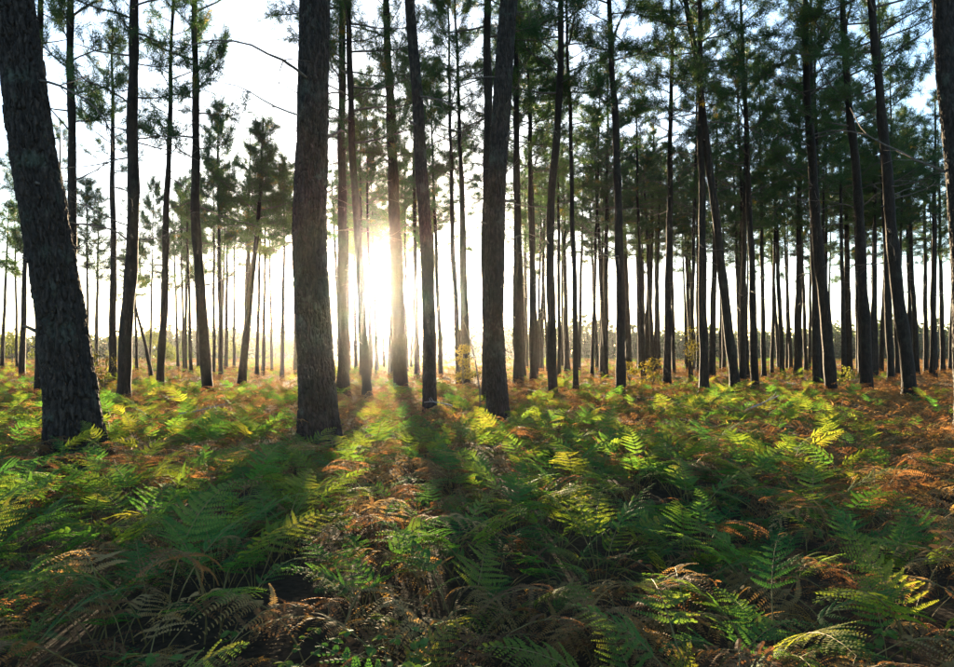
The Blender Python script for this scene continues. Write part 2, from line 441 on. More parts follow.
def far_label(x, width, lean, glade):
    nk = min(NICK, key=lambda t: abs(t[0] - x))[1]
    girth = 'hair-thin' if width < 0.2 else ('slender' if width < 0.29 else 'sturdy')
    ln = 'straight' if abs(lean) < 3.5 else ('tilted' if abs(lean) < 7.5 else 'leaning')
    lab = f"{girth} {ln} " + ('hazy pine across the glade behind ' if glade else 'pine of the far stand behind ') + nk
    return lab, 'far pines: ' + lab
def pine(pts, wb, label, H=20.0, cb=9.5, crown=None, group=None, d=None, dead=None, plates=None, seg=14, pale=0, cscale=1.0, cat='pine tree'):
    seed = len(TREES) + 1
    random.seed(1000 + seed)
    pb = pts[0]
    Y = d or min(0.93 * F / (pb[1] - HY), 84.0)
    W = [pix(px, py, Y) for px, py in pts]
    if len(W) == 1: W.append(W[0] + Vector((random.uniform(-0.25, 0.25), 0, 8)))
    x0 = W[0].x; ground = float(gz(W[0].x, Y))
    d0 = (W[1] - W[0]); sl = d0.x / d0.z
    base = Vector((W[0].x - sl * (W[0].z - ground) * 0.6, Y, ground))
    ly = random.uniform(-0.02, 0.02)
    axis = [base + Vector((-sl * 0.1, 0, -0.15)), base] + [p for p in W if p.z > ground + 0.2]
    # carry the stem on to its full height, straightening as it goes
    last = axis[-1]; sl2 = (axis[-1].x - axis[-2].x) / max(0.1, axis[-1].z - axis[-2].z)
    while last.z < ground + H:
        st = min(2.0, ground + H - last.z + 1e-4); sl2 *= 0.75
        last = last + Vector((sl2 * st + random.uniform(-0.03, 0.03), 0, st)); axis.append(last)
    local = [Vector((p.x - base.x, ly * (p.z - base.z), p.z - base.z)) for p in axis]
    r0 = wb * 0.5 / F * Y
    Ht = local[-1].z
    rad = lambda z: max(0.012, r0 * max(0.0, 1 - 0.93 * max(z, 0) / Ht) ** 0.75)
    zf = EYE + HY / F * Y + 0.6 if plates else 0
    me, zs, ax, ay = trunk_mesh(local, rad, zf, seg, 0.012 if plates and seg > 150 else (0.02 if plates else (0.22 if Y < 30 else 0.5)), plates, seed)
    root = link('pine_tree', None, loc=base)
    root.empty_display_size = 0.5
    tag(root, label, cat, group)
    link('trunk', me, root)
    # crown
    at = lambda z: Vector((np.interp(z, zs, ax), np.interp(z, zs, ay), z))
    if crown is None:
        k = random.randrange(len(CROWNS)); cm, cl = CROWNS[k], CROWN_L[k]
    elif crown == 'young': cm, cl = random.choice(YOUNG), 6.0
    elif crown == 'sparse': cm, cl = random.choice(SPARSE), 7.5
    p0, p1 = at(cb), at(Ht)
    ax_dir = (p1 - p0).normalized()
    q = ax_dir.to_track_quat('Z', 'Y') @ Euler((0, 0, random.uniform(0, 6.28))).to_quaternion()
    sz = (Ht - cb) / cl
    link('crown', cm, root, loc=p0, rot=q.to_euler(), scale=(cscale * random.uniform(0.9, 1.15), cscale * random.uniform(0.9, 1.15), sz))
    # dead side branches below the crown
    nd = dead if dead is not None else random.randint(4, 7)
    for i in range(nd):
        z = random.uniform(cb * 0.42, cb * 1.02)
        p = at(z); a = random.uniform(0, 6.28)
        ms = DEAD_PALE if i < pale else DEAD
        rr = rad(z) * 0.7
        link('dead_branch', random.choice(ms), root, loc=p + Vector((math.cos(a) * rr, math.sin(a) * rr, 0)),
             rot=(random.uniform(-0.6, 0.6), random.uniform(-0.5, 0.2), a), scale=random.uniform(0.5, 1.5))
    if Y < 31:
        for i in range(random.randint(3, 6)):
            z = random.uniform(1.6, min(cb, EYE + HY / F * Y)); a = random.uniform(0, 6.28); rr = rad(z) * 0.85
            link('branch_stub', random.choice(STUBS), root, loc=at(z) + Vector((math.cos(a) * rr, math.sin(a) * rr, 0)),
                 rot=(0, random.uniform(-0.5, 0.3), a), scale=random.uniform(0.6, 1.5))
    TREES.append((base.x, base.y, r0))
    return root

# the trees one can name, traced as base -> top
BIG = (0.075, 0.20, 0.030)
pine([(75, 430), (62, 330), (44, 220), (25, 110), (9, 0)], 46, 'thickest pine, its lower trunk tilted, bark in coarse grey plates', 22, 11, plates=(0.07, 0.27, 0.05), seg=240, dead=3)
pine([(319, 421), (314, 330), (309, 220), (312, 100), (315, 0)], 36, 'stout upright pine of fissured grey bark with pale broken side branches', 22, 11, plates=(0.055, 0.22, 0.034), seg=200, dead=4, pale=3)
pine([(498, 407), (494, 330), (494, 220), (501, 110), (510, 0)], 22, 'thick dark pine rising alone from green bracken, slightly bowed', 21, 10.5, plates=(0.05, 0.2, 0.026), seg=130, dead=5)
pine([(971, 402), (966, 300), (960, 200), (943, 0)], 27, 'broad pine with reddish bark, cut by the picture edge', 21, 10.5, plates=(0.05, 0.2, 0.026), seg=120, dead=4, d=13.0)
pine([(430, 399), (428, 300), (425, 220), (419, 119), (409, 0)], 14, 'smooth pine leaning over beside the sun, bare to the top of view', 20, 10, plates=(0.045, 0.18, 0.015), seg=80)
# left of the stout pine
G_OPEN = 'slim pines in the open glade'
pine([(40, 388), (41, 250), (42, 0)], 10, 'slim dark pine half hidden behind the thickest pine', 19, 10, crown='sparse')
pine([(77, 390), (71, 240), (67, 0)], 11, 'straight pine standing directly behind the thickest pine', 19, 7.4, dead=9)
pine([(113, 378), (113, 220), (112, 60)], 8, 'thin upright pine with a yellowing tuft of crown beside a leaf bush', 15.5, 9.0, cscale=0.75, dead=9)
pine([(124, 391), (128, 320), (134, 225), (136, 0)], 14, 'dark pine with a kinked foot beside a yellow leaf bush', 19, 7.6, dead=10)
pine([(160, 382), (164, 300), (166, 220), (172, 0)], 8, 'wavering slender pine between two darker pines of the glade', 17, 9.0, crown='sparse', dead=10)
pine([(208, 387), (202, 320), (196, 220), (196, 0)], 11, 'dark pine with a backward tilted foot in the sunny glade', 18, 6.8, dead=10)
pine([(242, 376), (249, 310), (258, 225), (262, 170)], 8, 'leaning young pine with a low bushy crown across the glade', 11.5, 6.2, crown='young', d=32, cscale=1.1)
pine([(151, 373), (145, 345), (137, 315)], 4, 'small tilted pine sapling stem in the glade', 6.5, 4.2, crown='young', d=38, cscale=0.45)
# around the sun
pine([(343, 385), (342, 220), (342, 0)], 12, 'straight pine crowding close behind the stout fissured pine', 19, 7.6, dead=8)
pine([(367, 387), (361, 290), (355, 190), (348, 0)], 10, 'pine on the shaded flank of the sun, tilted toward the stout pine', 18, 7.8)
pine([(401, 382), (398, 300), (394, 195), (386, 0)], 15, 'thick pine rising just past the low sun', 19, 8.4)
pine([(459, 378), (452, 220), (448, 0)], 6, 'thin pine paired with another by a yellow oak sapling', 18, 9, group='paired thin pines by the sapling')
pine([(467, 378), (463, 220), (455, 0)], 7, 'thin pine paired with another by a yellow oak sapling', 18, 9, group='paired thin pines by the sapling')
pine([(488, 392), (487, 220), (488, 0)], 12, 'dark pine stem showing behind the bowed thick pine', 20, 9.5)
# right of the bowed pine
pine([(518, 380), (517, 220), (515, 0)], 10, 'straight dark pine next behind the bowed thick pine', 19, 9)
pine([(533, 378), (531, 220), (528, 40)], 7, 'thin pine between a straight dark pine and a wavy pine', 17, 9)
pine([(553, 386), (551, 300), (548, 240), (558, 120), (561, 0)], 10, 'wavy pine with two gentle bends in its stem', 20, 9.5)
pine([(576, 384), (573, 220), (568, 60)], 6, 'spindly pine beside the wavy pine', 17, 9)
pine([(621, 386), (620, 230), (615, 110), (610, 0)], 10, 'upright dark pine beside an ochre leaf shrub', 19, 9)
pine([(667, 380), (669, 220), (671, 20)], 8, 'straight pine just past the ochre leaf shrub', 18, 9)
pine([(704, 384), (701, 220), (697, 0)], 9, 'dark pine in front of a slim yellow sapling', 19, 9)
pine([(735, 384), (717, 237), (696, 72), (683, 0)], 10, 'long pine sweeping over in a steady slant above the bracken', 20, 9.5)
pine([(755, 380), (750, 220), (742, 40)], 8, 'pine near a pale fallen stick, standing nearly upright', 18, 9)
pine([(817, 378), (814, 260), (812, 60)], 8, 'thin pine tucked against a thicker slanting pine', 18, 9)
pine([(831, 382), (818, 225), (810, 110), (808, 0)], 12, 'thicker slanting pine with a thin pine tucked against it', 20, 9)
pine([(867, 384), (861, 220), (850, 100), (843, 0)], 11, 'dark pine between two slanting pines over rust bracken', 19, 9)
pine([(910, 387), (889, 220), (880, 90), (869, 0)], 13, 'stoutest slanting pine over rust coloured bracken', 20, 9.5)
# farther named stems of the stand
for x, y, wd in [(2, 366, 4), (17, 367, 3), (22, 371, 6), (96, 363, 4), (137, 368, 3), (178, 366, 3), (185, 367, 4), (191, 370, 4), (198, 366, 3),
                 (221, 372, 5), (226, 367, 4), (234, 366, 3), (245, 368, 4), (257, 371, 4), (272, 368, 3), (283, 368, 3), (296, 370, 5)]:
    random.seed(int(x * 7 + y)); ln = random.uniform(-9, 9)
    pine([(x, y), (x + ln * 0.3, 290), (x + ln * 0.7, 200)], wd, far_label(x, wd / F * 0.8 * F / (y - HY), ln, True)[0], random.uniform(13, 16.5), random.uniform(8.5, 10), crown=random.choice(['sparse', 'young', 'sparse', 'sparse']), group=far_label(x, wd / F * 0.8 * F / (y - HY), ln, True)[1], dead=3, seg=9)
for x, y, wd in [(348, 370, 5), (356, 367, 4), (377, 369, 4), (390, 371, 4), (417, 371, 6), (441, 372, 5), (526, 366, 5), (541, 368, 5), (567, 369, 6), (592, 372, 4), (602, 370, 6), (606, 371, 5),
                 (629, 368, 7), (640, 367, 4), (647, 369, 8), (658, 367, 6), (674, 369, 4), (692, 367, 5), (698, 369, 4), (712, 372, 7), (724, 367, 4), (741, 369, 5), (764, 372, 5),
                 (772, 369, 4), (779, 366, 4), (791, 366, 4), (798, 371, 8), (806, 368, 4), (826, 369, 5), (849, 370, 8), (858, 367, 4), (875, 371, 6), (881, 368, 5), (891, 375, 7),
                 (901, 368, 4), (917, 370, 6), (926, 368, 5), (933, 372, 7), (943, 369, 5), (950, 367, 4)]:
    random.seed(int(x * 7 + y)); ln = random.uniform(-12, 7)
    pine([(x, y), (x + ln * 0.4, 290), (x + ln, 150)], wd, far_label(x, wd / F * 0.8 * F / (y - HY), ln, False)[0], random.uniform(15.5, 20), random.uniform(8.0, 9.8), group=far_label(x, wd / F * 0.8 * F / (y - HY), ln, False)[1], dead=4, seg=9)
# the stand goes on in depth and past the frame
random.seed(55)
fill = []
def room(x, Y):
    return all(abs(x - fx) > 3.0 or abs(Y - fY) > 1.2 for fx, fY in fill)
tries = 0
while len(fill) < 72 and tries < 9000:
    tries += 1
    x = random.uniform(330, 1090); Y = random.uniform(34, 80)
    if 378 < x < 388: continue
    if x < 520 and random.random() < 0.5: continue
    if not room(x, Y): continue
    fill.append((x, Y))
while len(fill) < 87:
    x = random.uniform(-140, 330); Y = random.uniform(45, 85)
    if room(x, Y): fill.append((x, Y))
for x, Y in fill:
    random.seed(int(x * 31 + Y * 7)); ln = random.uniform(-10, 6)
    y0 = HY + 0.8 * F / Y
    wd = random.uniform(0.2, 0.36) / Y * F
    far_left = x < 335
    pine([(x, y0), (x + ln * 0.4, 290), (x + ln, 170)], wd, far_label(x, wd * Y / F, ln, far_left)[0], random.uniform(14, 19), random.uniform(8.2, 10), group=far_label(x, wd * Y / F, ln, far_left)[1], d=Y, dead=3, seg=8,
         crown='sparse' if far_left else None)

# sunlit pines behind the glare
for x, Y, h, cb_, wd, lab in [(407, 56, 16.0, 8.3, 0.25, 'golden hazy pine behind the thick pine past the sun, crown above the glare'), (361, 60, 16.0, 8.9, 0.25, 'golden hazy pine between the stout pine and the sun, crown above the glare'),
                              (384, 72, 17.0, 10.8, 0.2, 'thin hazy pine straight under the sun, its crown above the glare'), (372, 66, 16.0, 10.0, 0.2, 'thin hazy pine close on the shaded side of the sun')]:
    pine([(x, HY + 0.8 * F / Y), (x - 1, 290), (x - 2, 200)], wd / Y * F, lab, h, cb_, d=Y, dead=4, seg=9, cscale=1.0)
# bushier young pines across the glade
for x, Y, h, cb_, cs, lab in [(214, 46, 13.5, 8.0, 1.3, 'full green young pine behind the pine with a backward tilted foot'), (282, 40, 12.0, 6.8, 1.25, 'full green young pine rising next to the stout fissured pine'),
                          (263, 52, 14.5, 8.2, 1.4, 'tall bushy pine crown behind the leaning young pine'), (88, 50, 11.5, 6.5, 1.2, 'rounded green young pine showing past the thickest pine'),
                          (184, 58, 12.5, 6.6, 1.2, 'hazy bushy young pine between two slim pines of the glade'), (150, 64, 11.5, 6.5, 1.2, 'pale bushy young pine far down the glade'),
                          (20, 56, 12.5, 7.0, 1.3, 'bushy young pine on the outer side of the thickest pine')]:
    random.seed(int(x)); ln = random.uniform(-5, 5)
    pine([(x, HY + 0.8 * F / Y), (x + ln, 250), (x + ln * 1.3, 180)], 0.22 / Y * F, lab, h, cb_, crown='young', d=Y, dead=5, seg=9, cscale=cs)

# ------------------------------------------------------------------ broadleaf bushes, saplings and low far trees
def leafy(seed, R, H, n, size, mat, lumps=7):
    """leaf faces gathered in lumps round a forked stem"""
    random.seed(seed)
    mb = MB()
    ends = []
    for i in range(lumps):
        a = random.uniform(0, 6.28); rr = R * random.uniform(0.2, 0.75); z = H * random.uniform(0.35, 0.95)
        c = Vector((math.cos(a) * rr * (1.1 - 0.5 * z / H), math.sin(a) * rr * (1.1 - 0.5 * z / H), z)); ends.append(c)
        for _ in range(n // lumps):
            o = rand_dir() * (random.random() ** 0.5) * R * 0.5; o.z *= 0.7
            p = c + o; d = rand_dir(); s = d.cross(rand_dir()).normalized()
            l = size * random.uniform(0.6, 1.2)
            mb.face([p - d * l, p + s * l * 0.5, p + d * l, p - s * l * 0.5], 0)
    return mb.mesh('leaves', [mat]), ends

def bush(px, py, hpx, d, mat, label, name, cat, seed, n=500, size=0.05, group=None, aspect=0.45, stem_r=0.02):
    base = pix(px, py, d); base.z = float(gz(base.x, d))
    H = hpx / F * d + 0.55
    root = link(name, None, loc=base); tag(root, label, cat, group)
    me, ends = leafy(seed, H * aspect, H, n, size, mat)
    link('foliage', me, root)
    mb = MB()
    mb.tube([(0, 0, -0.05), (0.02 * H, 0, H * 0.3), (0.0, 0.02 * H, H * 0.55)], [stem_r, stem_r * 0.8, stem_r * 0.5], 6)
    for e in ends:
        mb.tube([(0.015 * H, 0, H * 0.28), Vector((0, 0, H * 0.3)).lerp(e, 0.55) + rand_dir() * 0.03 * H, e], [stem_r * 0.6, stem_r * 0.4, stem_r * 0.2], 4)
    link('stem', mb.mesh('stem', [M['twig']], True), root)
    return root
bush(104, 376, 36, 21, M['oak_leaf'], 'yellow leaf bush between the thickest pine and a kinked pine', 'oak_sapling', 'sapling', 1, 420, 0.045)
bush(462, 378, 46, 25, M['oak_leaf'], 'tall yellow oak sapling at the foot of two thin pines', 'oak_sapling', 'sapling', 2, 620, 0.05, aspect=0.28)
bush(653, 378, 22, 26, M['oak_leaf'], 'low ochre leaf shrub in front of the far stand', 'oak_shrub', 'shrub', 3, 420, 0.05, aspect=0.5)
bush(694, 374, 50, 34, M['oak_leaf'], 'slim yellow sapling with a loose airy crown', 'oak_sapling', 'sapling', 4, 420, 0.055, aspect=0.3)
bush(629, 376, 18, 30, M['oak_leaf'], 'small tawny shrub at the foot of a far pine', 'oak_shrub', 'shrub', 5, 260, 0.05, aspect=0.35)
bush(848, 374, 10, 32, M['bush_leaf'], 'small green shrub low among the far pines', 'green_shrub', 'shrub', 6, 240, 0.05, aspect=0.5)
LOWL, LOWG = 'low hazy broadleaf tree at the rim of the glade', 'low trees at the rim of the glade'
for i, (px, hp, d, a) in enumerate([(12, 30, 110, 0.5), (-14, 34, 105, 0.5), (38, 22, 125, 0.5), (150, 32, 120, 0.45), (164, 22, 100, 0.6), (120, 24, 130, 0.5), (205, 24, 140, 0.5), (236, 18, 125, 0.6), (262, 20, 145, 0.5), (84, 22, 140, 0.6), (182, 18, 135, 0.6), (288, 18, 140, 0.6)]):
    bush(px, 363, hp, d, M['bush_leaf'], LOWL, 'broadleaf_tree', 'tree', 20 + i, 900, 0.17, LOWG, a, 0.1)

# bent bare sapling leaning beside the bowed pine
def bent_sapling():
    d = 17.0
    P = [pix(px, py, d) for px, py in [(480, 392), (476, 365), (470, 340), (463, 318), (459, 300)]]
    base = Vector((P[0].x, d, float(gz(P[0].x, d))))
    root = link('bent_sapling', None, loc=base); tag(root, 'thin dark sapling bent over between the yellow oak sapling and the bowed pine', 'sapling')
    L = [Vector((0, 0, -0.1))] + [p - base for p in P]
    mb = MB(); mb.tube(L, [0.022, 0.02, 0.018, 0.015, 0.012, 0.006], 6)
    link('stem', mb.mesh('stem', [M['twig']], True), root)
    random.seed(5)
    for k in range(5):
        p = L[3 + k % 3]; e = p + Vector((random.uniform(-0.3, 0.3), random.uniform(-0.2, 0.2), random.uniform(0.1, 0.4)))
        m2 = MB(); m2.tube([p, p.lerp(e, 0.5) + rand_dir() * 0.04, e], [0.008, 0.006, 0.003], 4)
        link('twig', m2.mesh('twig', [M['twig']], True), root)
bent_sapling()

# ------------------------------------------------------------------ far wood beyond the field: one mass
def far_wood():
    random.seed(9)
    mb = MB()
    for i in range(2200):
        Y = random.uniform(250, 340); x = random.uniform(-0.75, 0.85) * Y
        h = random.uniform(8, 13) * (1 + 0.18 * math.sin(x * 0.05) + 0.1 * math.sin(x * 0.17 + 1)) * (0.8 if x < -20 else 1.0); r = random.uniform(0.1, 0.2)
        mb.tube([(x, Y, -0.2), (x + random.uniform(-.3, .3), Y, h * 0.9)], [r, r * 0.5], 4, 0)
        for _ in range(44):
            c = Vector((x, Y, h * random.uniform(0.04, 1.0))); o = rand_dir() * random.uniform(0.3, 2.0); o.z *= 0.6
            p = c + o; d = rand_dir(); s = d.cross(rand_dir()).normalized()
            l = random.uniform(0.5, 1.0)
            mb.face([p - d * l, p + s * l * 0.6, p + d * l, p - s * l * 0.6], 1)
    o = link('far_wood', mb.mesh('far_wood', [M['bark'], M['far_wood']]))
    tag(o, 'hazy far-off pine wood beyond the open field', 'wood', kind='stuff')
far_wood()

# ------------------------------------------------------------------ bracken
def make_frond(seed, dead=False):
    random.seed(seed)
    mb = MB()
    stipe, blade = random.uniform(0.24, 0.42), random.uniform(0.36, 0.56)
    L = stipe + blade
    e0 = math.radians(random.uniform(72, 86)); e1 = math.radians(random.uniform(-40, 15) if not dead else random.uniform(-65, -15))
    n = 40; pts = [Vector((0, 0, -0.03))]; tans = []
    sway = random.uniform(-0.5, 0.5)
    for i in range(n):
        s = i / (n - 1); e = e0 + (e1 - e0) * s ** 1.15
        t = Vector((math.cos(e) * math.cos(sway * s), math.cos(e) * math.sin(sway * s), math.sin(e)))
        tans.append(t); pts.append(pts[-1] + t * L / n)
    tans.append(tans[-1])
    idx = list(range(0, n + 1, 4))
    mb.tube([pts[i] for i in idx], [0.0045 * (1 - 0.8 * i / n) for i in idx], 4, 1)
    np_ = random.randint(11, 14)
    lmax = blade * random.uniform(0.33, 0.44)
    roll = random.uniform(-0.3, 0.3)
    for i in range(np_):
        u = (i + 0.3) / np_
        s = (stipe + blade * (0.02 + 0.97 * u ** 0.92)) / L * n
        k = min(int(s), n - 1); p = pts[k].lerp(pts[k + 1], s - k); t = tans[k]
        side = Vector((-math.sin(sway * s / n), math.cos(sway * s / n), 0)); side = (side - t * side.dot(t)).normalized()
        nrm = t.cross(side).normalized()
        if nrm.z < 0 and not dead: nrm = -nrm
        rq = Matrix.Rotation(roll + random.uniform(-0.12, 0.12) * (3 if dead else 1), 3, t)
        side = rq @ side; nrm = rq @ nrm
        prof = (1 - u) ** 0.85 * min(1.0, 0.72 + u * 2.2) + 0.03
        for sg in (-1, 1):
            pl = lmax * prof * random.uniform(0.88, 1.08)
            if random.random() < (0.14 if dead else 0.04): continue
            sw = math.radians(random.uniform(14, 26)) + 0.35 * u
            P = (side * sg * math.cos(sw) + t * math.sin(sw) + nrm * random.uniform(-0.05, 0.16)).normalized()
            Q = (t - P * t.dot(P)).normalized(); Nn = P.cross(Q).normalized()
            if Nn.dot(nrm) < 0: Nn = -Nn
            m = max(4, int(pl / 0.0105))
            droop = random.uniform(0.1, 0.45) * (2.4 if dead else 1)
            curve = random.uniform(0.0, 0.25)
            tw = random.uniform(-0.5, 0.5) * (2.5 if dead else 1)
            def axis_pt(v): return p + P * (pl * v) + Q * (pl * curve * v * v) - Nn * (pl * droop * v * v)
            for j in range(m):
                v = (j + 0.4) / m
                a = axis_pt(v)
                wl = (0.008 + pl * 0.072) * (1 - v) ** 0.7 * min(1, 0.55 + v * 3) + 0.003
                wd = pl / m * 0.44
                for g in (-1, 1):
                    w_ = wl * random.uniform(0.85, 1.12)
                    D = (Q * g * 0.9 + P * 0.42 + Nn * (-0.18 + random.uniform(-0.15, 0.15) + tw * g * 0.35)).normalized()
                    A = (P - D * P.dot(D)).normalized()
                    mb.face([a - A * wd, a + D * w_ * 0.55 - A * wd * 0.85, a + D * w_, a + D * w_ * 0.5 + A * wd * 0.75, a + A * wd], 0)
    return mb

FRONDS = {}
for key, mat, nvar, dead in [('green', 'fern_green', 9, False), ('lime', 'fern_lime', 5, False), ('rust', 'fern_rust', 8, True), ('straw', 'fern_straw', 4, True)]:
    FRONDS[key] = []
    for i in range(nvar):
        mb = make_frond(600 + i + len(FRONDS) * 40, dead)
        FRONDS[key].append(mb.mesh('bracken_frond', [M[mat], M['stipe']]))

def plant_layout(kind):
    """mesh and placing of each frond of one plant"""
    n = random.randint(5, 6); a0 = random.uniform(0, 6.28); out = []
    for i in range(n):
        k = kind
        if kind == 'green' and random.random() < 0.10: k = 'lime'
        if kind in ('green', 'lime') and random.random() < 0.12: k = 'rust'
        if kind == 'lime' and random.random() < 0.25: k = 'green'
        if kind == 'rust' and random.random() < 0.22: k = 'straw'
        a = a0 + i * 2.4 + random.uniform(-0.4, 0.4)
        out.append((random.choice(FRONDS[k]), Vector((math.cos(a) * random.uniform(0.01, 0.09), math.sin(a) * random.uniform(0.01, 0.09), 0)),
                    Euler((random.uniform(-0.22, 0.22), random.uniform(-0.18, 0.28), a)), random.uniform(0.6, 1.15)))
    return out

# merged plants for the mass of bracken
VAR = bpy.data.collections.new('bracken_plants')
KINDS = ['green', 'lime', 'rust', 'straw']
var_of = {k: [] for k in KINDS}
vi = 0
for k, cnt in (('green', 7), ('lime', 6), ('rust', 7), ('straw', 3)):
    for c in range(cnt):
        random.seed(900 + vi)
        vs, fs, ms, mats = [], [], [], []
        for me, loc, rot, sc in plant_layout(k):
            co = np.empty(len(me.vertices) * 3, dtype=np.float32); me.vertices.foreach_get('co', co); co = co.reshape(-1, 3)
            T = np.array(Matrix.LocRotScale(loc, rot, (sc,) * 3))
            b = sum(len(x) for x in vs)
            vs.append(co @ T[:3, :3].T + T[:3, 3])
            mi = []
            for mm in me.materials:
                if mm not in mats: mats.append(mm)
                mi.append(mats.index(mm))
            for p in me.polygons:
                fs.append(tuple(b + q for q in p.vertices)); ms.append(mi[p.material_index])
        o = bpy.data.objects.new('bracken_plant_%02d' % vi, mesh_from('bracken_plant', np.concatenate(vs), fs, mats, ms))
        VAR.objects.link(o); var_of[k].append(vi); vi += 1

def blob(x, y, pxc, pyc, rx, ry):
    """how near a ground point is to a patch seen round a photo position"""
    Yc = 0.8 * F / (pyc - HY); Xc = (pxc - CX) / F * Yc
    return math.exp(-((x - Xc) / rx) ** 2 - ((y - Yc) / ry) ** 2)

def kind_at(x, y):
    px = CX + x / y * F
    n1 = math.sin(0.83 * x + 1.7 * math.sin(0.41 * y)) * math.sin(0.61 * y + 1.3 * math.sin(0.53 * x + 1))
    n2 = math.sin(2.1 * x + 0.7) * math.sin(1.7 * y + 2.1)
    rust = 0.36 + 0.26 * n1 + 0.14 * n2
    rust += 0.75 * blob(x, y, 375, 480, 0.5, 0.7) + 0.6 * blob(x, y, 40, 515, 0.5, 0.6) + 0.6 * blob(x, y, 385, 398, 1.6, 2.5) + 0.45 * blob(x, y, 150, 425, 1.5, 1.5)
    rust += 0.4 * max(0, min(1, (px - 800) / 110)) * (1 if y > 3.5 else 0.4)
    rust += 0.6 * blob(x, y, 700, 530, 0.5, 0.6) + 0.5 * blob(x, y, 300, 580, 0.4, 0.5)
    if y > 9: rust += 0.42 * min(1, (y - 9) / 16)  # more rust and straw farther back: the sunlit orange-gold band put into plant colour
    if y < 16 and px < 260: rust -= 0.1
    if random.random() < rust: return 'straw' if random.random() < (0.16 if y < 9 else 0.34) else 'rust'  # larger straw share farther back colours in the same low-sun gold
    lime = 0.12 + 0.35 * max(0, n2) + (0.16 if 6 < y < 24 else 0) + 0.6 * blob(x, y, 540, 465, 0.5, 0.6) + 0.35 * blob(x, y, 350, 460, 0.6, 1)
    return 'lime' if random.random() < lime else 'green'

random.seed(77)
spots = []
def scatter(y0, y1, step, jitter, keep):
    y = y0
    while y < y1:
        half = y * 0.70 + 1.6
        x = -half
        while x < half:
            X, Yp = x + random.uniform(-jitter, jitter), y + random.uniform(-jitter, jitter)
            x += step
            if math.hypot(X, Yp) < 1.05 or random.random() > keep: continue
            if any((X - tx) ** 2 + (Yp - ty) ** 2 < (tr + 0.16) ** 2 for tx, ty, tr in TREES if abs(ty - Yp) < 1): continue
            hole = blob(X, Yp, 325, 590, 0.22, 0.4) + blob(X, Yp, 665, 600, 0.28, 0.22) + blob(X, Yp, 20, 555, 0.25, 0.3)
            if hole > 0.5: continue
            spots.append((X, Yp))
        y += step
scatter(1.25, 11.0, 0.37, 0.18, 0.98)
scatter(11.0, 30.0, 0.47, 0.22, 0.95)
scatter(30.0, 85.0, 0.95, 0.45, 0.95)
scatter(85.0, 235.0, 2.6, 1.2, 0.95)
spots.sort(key=lambda s: s[0] ** 2 + s[1] ** 2)

NAMED = {'green': 'green bracken', 'lime': 'yellow-green bracken', 'rust': 'rust-brown withered bracken', 'straw': 'pale straw-coloured bracken'}
singles, mass = [], []
for X, Yp in spots:
    half = Yp * 0.655 + 0.25
    seen = abs(X) < half and Yp > 1.5
    (singles if seen and len(singles) < 290 else mass).append((X, Yp))
for X, Yp in singles:
    k = kind_at(X, Yp)
    root = link('bracken_fern', None, loc=(X, Yp, float(gz(X, Yp))), rot=(0, 0, random.uniform(0, 6.28)), scale=random.uniform(0.82, 1.15))
    root.empty_display_size = 0.2
    where = None
    lat = lambda px_, py_: px_ - SUN.x / SUN.y * py_      # place across the sun's direction
    u = lat(X, Yp); us = [lat(t[0], t[1]) for t in TREES[:4]]
    nm = ['the thickest pine', 'the stout pine', 'the bowed pine', 'the reddish pine']
    for ti in range(4):
        if abs(u - us[ti]) < 0.42 and Yp < TREES[ti][1]: where = 'in the long shadow of ' + nm[ti]
        if math.hypot(X - TREES[ti][0], Yp - TREES[ti][1]) < 0.9: where = 'at the foot of ' + nm[ti]
    if where is None:
        k0 = sum(u > v for v in us)
        where = 'on the outer side of the shadow of ' + nm[0] if k0 == 0 else 'outside the shadow of ' + nm[3] if k0 == 4 else f'between shadows of {nm[k0 - 1]} and {nm[k0]}'
    size = root.scale.x
    lab = ('large ' if size > 1.05 else 'small ' if size < 0.91 else '') + NAMED[k] + ' plant ' + where
    tag(root, lab, 'fern', 'ferns: ' + lab)
    for me, loc, rot, sc in plant_layout(k):
        link('frond', me, root, loc=loc, rot=rot, scale=sc)

